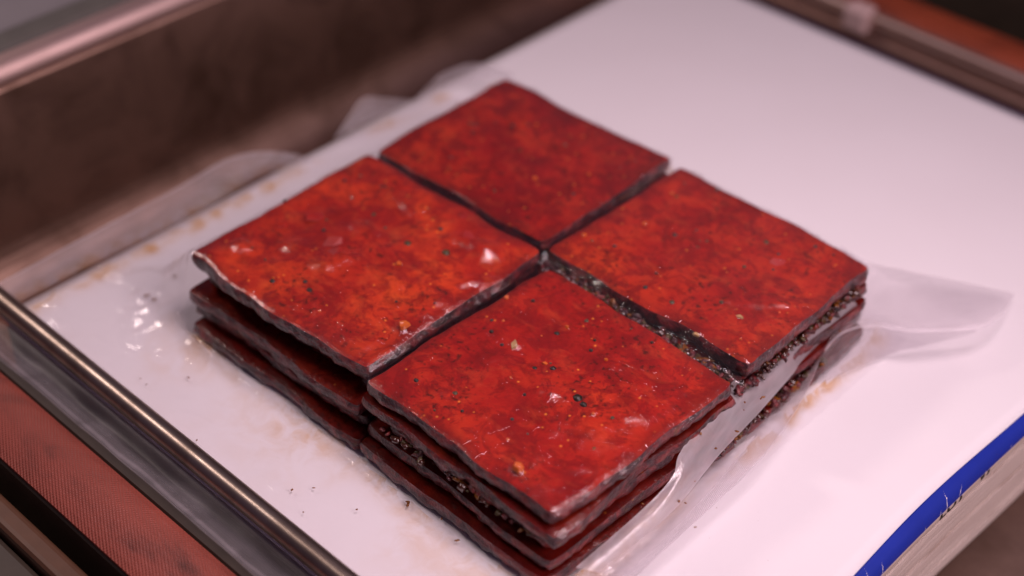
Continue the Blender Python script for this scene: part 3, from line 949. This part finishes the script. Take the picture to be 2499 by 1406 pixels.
slope = np.hypot(*np.gradient(Z, ST))
cling = (slope > 1.3) & (Z > 0.0012) & ((Y < -0.0570) & (X > -0.0640) | (X > 0.0610))   # here the film clings to the wet cut faces (their clear coat)
for j in range(ny - 1):
    for i in range(nx - 1):
        if cling[j, i] and cling[j + 1, i] and cling[j, i + 1] and cling[j + 1, i + 1]:
            continue
        a = j * nx + i
        F.append((a, a + 1, a + nx + 1, a + nx)); FMI.append(0 if H[j, i] > 0.012 else 1)
df = mesh_obj('draped_film', V, F, None, bag, True, [M['film_top'], M['film_free']], FMI)
# milkier where it hangs steep or free of the slabs, amber juice around the foot of the stacks
free = np.clip((Z - H) / 0.003, 0, 1)
free = np.where(inside > 0.5, free * 0.3, free)
steep = np.hypot(*np.gradient(Z, ST)); steep = blur(np.clip((steep - 0.6) / 2.0, 0, 1))
gap = ((np.abs(X - 0.002) < 0.004) | (np.abs(Y - 0.0045) < 0.005)) & (np.abs(X) < 0.060) & (np.abs(Y) < 0.056)
hz = 0.015 * free
back_sheen = 0.016 * np.clip((X * 0.35 + Y) / 0.06, 0, 1) * (Z > 0.015)  # reflected sheen over the back stacks, put in as film haze
set_attr(df.data, 'haze', hz + back_sheen)
dist = np.zeros_like(Z); g = (H > 0.002).astype(float)
for _ in range(40):
    dist += ST * (g < 0.5)
    g = dil(g)
g2 = np.exp(-dist / 0.0065)
jn = np.array([fbm(x * 35, y * 35, 8.0, 3) for x, y in zip(X.ravel(), Y.ravel())]).reshape(Z.shape)
ju = g2 * np.clip(jn * 1.8 + 0.45, 0, 1) * (H < 0.002) * np.clip((0.0735 - X) / 0.004, 0, 1)
edge = np.exp(-((X + 0.0975) / 0.0022) ** 2) * np.clip(jn * 2 + 0.4, 0, 1)
set_attr(df.data, 'juice', np.clip(1.05 * ju + 0.9 * edge, 0, 1))

def cr(P, n):
    """Catmull-Rom resample of a polyline of Vectors to n+1 points by arc length"""
    P = [Vector(p) for p in P]
    Q_ = [P[0] * 2 - P[1]] + P + [P[-1] * 2 - P[-2]]
    dense = []
    for i in range(1, len(Q_) - 2):
        for s in range(12):
            t = s / 12
            a, b, c, d = Q_[i - 1], Q_[i], Q_[i + 1], Q_[i + 2]
            dense.append(0.5 * ((2 * b) + (c - a) * t + (2 * a - 5 * b + 4 * c - d) * t * t + (3 * b - a - 3 * c + d) * t ** 3))
    dense.append(P[-1])
    L = [0]
    for i in range(1, len(dense)):
        L.append(L[-1] + (dense[i] - dense[i - 1]).length)
    out = []
    for k in range(n + 1):
        s = L[-1] * k / n
        i = 1
        while i < len(L) - 1 and L[i] < s:
            i += 1
        t = (s - L[i - 1]) / max(1e-9, L[i] - L[i - 1])
        out.append(dense[i - 1].lerp(dense[i], t))
    return out
def px_row(row):
    return [pz(*p) for p in row]
def sheet(name, rows, mat, n=70, mm=16, amp=0.0003, seed=0, edge_glint=0.35, base_haze=0.0, juice=0.0, edges=('last',)):
    """loft of film through rows of points; real metres"""
    R = [cr(r, n) for r in rows]
    V, hz, ju, uv = [], [], [], []
    for i in range(n + 1):
        col = cr([r[i] for r in R], mm)
        for k, p in enumerate(col):
            t = k / mm; s = i / n
            dd = amp * fbm(p.x * 90, p.y * 90, seed, 3) * min(1, 6 * min(t, 1 - t) + 0.25)
            V.append(p + Vector((0, 0, dd)))
            e = 0.0
            if 'last' in edges: e = max(e, smooth01((t - 0.93) / 0.07))
            if 'first' in edges: e = max(e, smooth01((0.07 - t) / 0.07))
            hz.append(base_haze + edge_glint * e)  # bright highlight along the film edge is put in as extra haze
            ju.append(juice * max(0, 1 - t * 2.2))
            uv.append((i / n * sum((R[0][q + 1] - R[0][q]).length for q in range(n)), k / mm * (R[0][i] - R[-1][i]).length, 0))
    F = []
    for i in range(n):
        for k in range(mm):
            a = i * (mm + 1) + k
            F.append((a, a + 1, a + mm + 2, a + mm + 1))
    o = mesh_obj(name, V, F, mat, bag)
    set_attr(o.data, 'haze', hz); set_attr(o.data, 'juice', ju); set_vec(o.data, 'fuv', uv)
    return o
# left side fin standing out over the chamber floor
fin_in = [(-60, 790, .0012), (40, 740, .0012), (250, 632, .0012), (430, 545, .0014), (560, 472, .0016), (640, 425, .0018), (760, 392, .0016)]
fin_md = [(-60, 760, .0030), (20, 712, .0030), (250, 590, .0032), (430, 500, .0034), (590, 415, .0040), (670, 395, .0036), (762, 391, .0022)]
fin_out = [(-60, 728, .0040), (0, 690, .0040), (250, 555, .0044), (430, 460, .0048), (540, 395, .0056), (620, 372, .0060), (700, 374, .0045), (764, 389, .0026)]
o = sheet('side_fin', [px_row(fin_in), px_row(fin_md), px_row(fin_out)], M['film_fin'], 90, 18, 0.00008, 1, 0.40, 0.19, 0.8)
o['label'] = 'embossed grey side fin standing over the steel tray'
o = sheet('fold', [px_row([(815, 340, .001), (860, 318, .001), (930, 285, .001), (1010, 247, .0015)]), px_row([(832, 312, .004), (880, 280, .004), (930, 263, .0035), (1010, 246, .002)]),
                   px_row([(850, 285, .006), (885, 240, .0085), (945, 240, .006), (1012, 245, .0025)])], M['film_fin'], 36, 14, 0.0002, 2, 0.35, 0.26)
o = sheet('fold', [px_row([(1005, 250, .001), (1080, 225, .001), (1180, 196, .0015), (1255, 192, .004)]), px_row([(1030, 225, .004), (1090, 200, .004), (1180, 176, .006), (1250, 183, .010)]),
                   px_row([(1050, 205, .006), (1080, 180, .009), (1150, 155, .012), (1215, 165, .014), (1250, 178, .015)])], M['film_fin'], 40, 14, 0.0002, 3, 0.35, 0.26)
# puffed pleat of film along the right side of the stacks
r0 = [(1405, 1385, .006), (1560, 1250, .010), (1640, 1165, .013), (1662, 1100, .015), (1760, 965, .0155), (1850, 862, .0165), (1912, 790, .0175), (1930, 765, .0200), (1952, 782, .0170), (2000, 775, .0160), (2085, 735, .0160)]
r1 = [(1440, 1392, .007), (1600, 1255, .0105), (1680, 1160, .0125), (1712, 1100, .0135), (1800, 1000, .0140), (1885, 900, .0145), (1925, 850, .0150), (1945, 825, .0155), (1975, 815, .0145), (2030, 790, .0130), (2095, 745, .0120)]
r2 = [(1480, 1400, .004), (1645, 1245, .006), (1722, 1150, .0065), (1760, 1105, .0070), (1850, 1010, .0070), (1925, 925, .0075), (1955, 885, .0080), (1980, 860, .0080), (2010, 835, .0075), (2055, 805, .0060), (2105, 760, .0050)]
o = sheet('puffed_pleat', [px_row(r0), px_row(r1), px_row(r2)], M['film_loose'], 110, 20, 0.0006, 5, 0.15, 0.52, 0.25, ('first', 'last'))  # light reflected by the pleat is put in as whitish haze
o['label'] = 'whitish puffed pleat of film along the stack side'
# cloudy loose film lying on the cover at the near corner
o = sheet('cloudy_film', [px_row([(1330, 1440, .002), (1420, 1390, .004), (1560, 1270, .006), (1640, 1190, .007), (1720, 1130, .004)]),
                          px_row([(1400, 1450, .003), (1500, 1390, .005), (1630, 1265, .006), (1720, 1175, .005), (1790, 1095, .003)]),
                          px_row([(1470, 1450, .001), (1570, 1380, .002), (1690, 1255, .002), (1780, 1150, .002), (1850, 1060, .002)])], M['film_loose'], 60, 18, 0.0012, 6, 0.1, 0.30, 1.0, ('last',))
# embossed side fin to the right, standing up a little
fi = [(1420, 1450, .0008), (1520, 1370, .0008), (1650, 1250, .0009), (1760, 1135, .0010), (1850, 1035, .0010), (1935, 942, .0012), (1985, 885, .0015), (2015, 850, .002)]
fo = [(1510, 1450, .0050), (1590, 1372, .0050), (1710, 1262, .0055), (1850, 1130, .0060), (1935, 1015, .0070), (1985, 920, .0080), (2008, 865, .0085), (2050, 817, .0090)]
fm_ = [tuple((a + b) / 2 for a, b in zip(p, q)) for p, q in zip(fi, fo)]
o = sheet('side_fin', [px_row(fi), px_row(fm_), px_row(fo)], M['film_fin'], 90, 16, 0.0002, 7, 0.45, 0.22)
o['label'] = 'embossed side fin curling up on the white cover'
# folded corner flap
o = sheet('corner_flap', [px_row([(2050, 600, .015), (2120, 640, .012), (2210, 660, .006), (2330, 685, .003), (2400, 700, .002), (2474, 717, .002)]),
                          px_row([(2075, 690, .012), (2140, 712, .010), (2220, 735, .009), (2320, 768, .010), (2400, 755, .006), (2474, 719, .0022)]),
                          px_row([(2012, 858, .0085), (2055, 815, .0092), (2130, 797, .0100), (2230, 810, .0100), (2380, 803, .0080), (2440, 770, .0055), (2475, 721, .0024)])], M['film_fin'], 60, 24, 0.0002, 8, 0.55, 0.06)
o['label'] = 'folded clear corner flap with pointed tip'
o = sheet('corner_flap', [px_row([(2008, 865, .0085), (2050, 817, .0090), (2130, 799, .0098), (2230, 812, .0098), (2380, 805, .0078)]),
                          px_row([(2010, 890, .0050), (2070, 865, .0050), (2150, 835, .0060), (2250, 825, .0060), (2382, 808, .0060)]),
                          px_row([(2010, 935, .0010), (2090, 900, .0008), (2180, 862, .0008), (2270, 840, .0020), (2385, 811, .0045)])], M['film_fin'], 50, 16, 0.0002, 9, 0.10, 0.05)
# mouth of the bag: runs under the rod, sags in the gap and lies over the seal bar
rows = []
for y, z in [(-0.0905, 0.00055), (-0.0935, 0.0006), (-0.0965, -0.0002), (-0.0995, -0.0012), (-0.1020, 0.0000), (-0.1036, 0.0008), (-0.1050, 0.0012)]:
    rows.append([Vector((x, y - 0.0006 * fbm(x * 40, y * 90, 3, 2) + (0.0035 * fbm(x * 22, 1.2, 5, 2) if y < -0.130 else 0), z + (0.0008 * fbm(x * 30, y * 200, 6, 2) if -0.102 < y < -0.094 else 0))) for x in np.linspace(-0.118, 0.09, 26)])
mo = sheet('bag_mouth', rows, M['film_mouth'], 150, 40, 0.00015, 10, 0.25, 0.16, 0.0)
fog = []
for v in mo.data.vertices:
    x, y, _ = v.co
    k = smooth01((-0.0975 - 0.0022 * fbm(x * 45, 2.0, 1.0, 2) - y) / 0.0035)
    rim_ = math.exp(-((y + 0.1035 + 0.0006 * fbm(x * 60, 7, 1, 2)) / 0.0006) ** 2)
    fog.append(0.012 + 0.15 * k * (1 - 0.88 * smooth01((-0.104 - y) / 0.003)) + 0.16 * rim_)
mo.data.attributes['haze'].data.foreach_set('value', fog)
# crumbs and droplets trapped under the film on the cover
rnd = random.Random(5)
bm = bmesh.new()
cl = [(1110, 1130, 30, 14), (1140, 1240, 60, 22), (1040, 1190, 60, 12), (350, 935, 6, 3), (360, 720, 15, 5), (430, 660, 20, 5), (475, 1075, 4, 2), (610, 930, 120, 8), (820, 1180, 60, 6), (1750, 990, 60, 16), (1850, 880, 50, 12), (1800, 1050, 60, 12), (1640, 1240, 70, 12), (2040, 800, 12, 3)]
for u, v, s, n_ in cl:
    for _ in range(max(1, n_ * 2 // 3)):
        p = pz(u + rnd.gauss(0, s), v + rnd.gauss(0, s * 0.6), 0.0006 if u < 1500 else 0.0150 if u > 1700 else 0.008)
        if -0.0595 < p.y and -0.064 < p.x < 0.0632 and p.z < 0.012:
            continue
        r = rnd.uniform(0.00010, 0.00042)
        mt = Matrix.Translation(p) @ Matrix.Rotation(rnd.uniform(0, 6), 4, 'Z') @ Matrix.Diagonal((r * rnd.uniform(1, 2.4), r, r * 0.5, 1))
        g = bmesh.ops.create_icosphere(bm, subdivisions=1, radius=1, matrix=mt)
        mi = rnd.choice([0, 1, 1])
        for vv in g['verts']:
            for f in vv.link_faces:
                f.material_index = mi
cm = bm_obj('crumbs', bm, M['crumb'], bag, True)
cm.data.materials.append(M['amber'])
cm['kind'] = 'stuff'
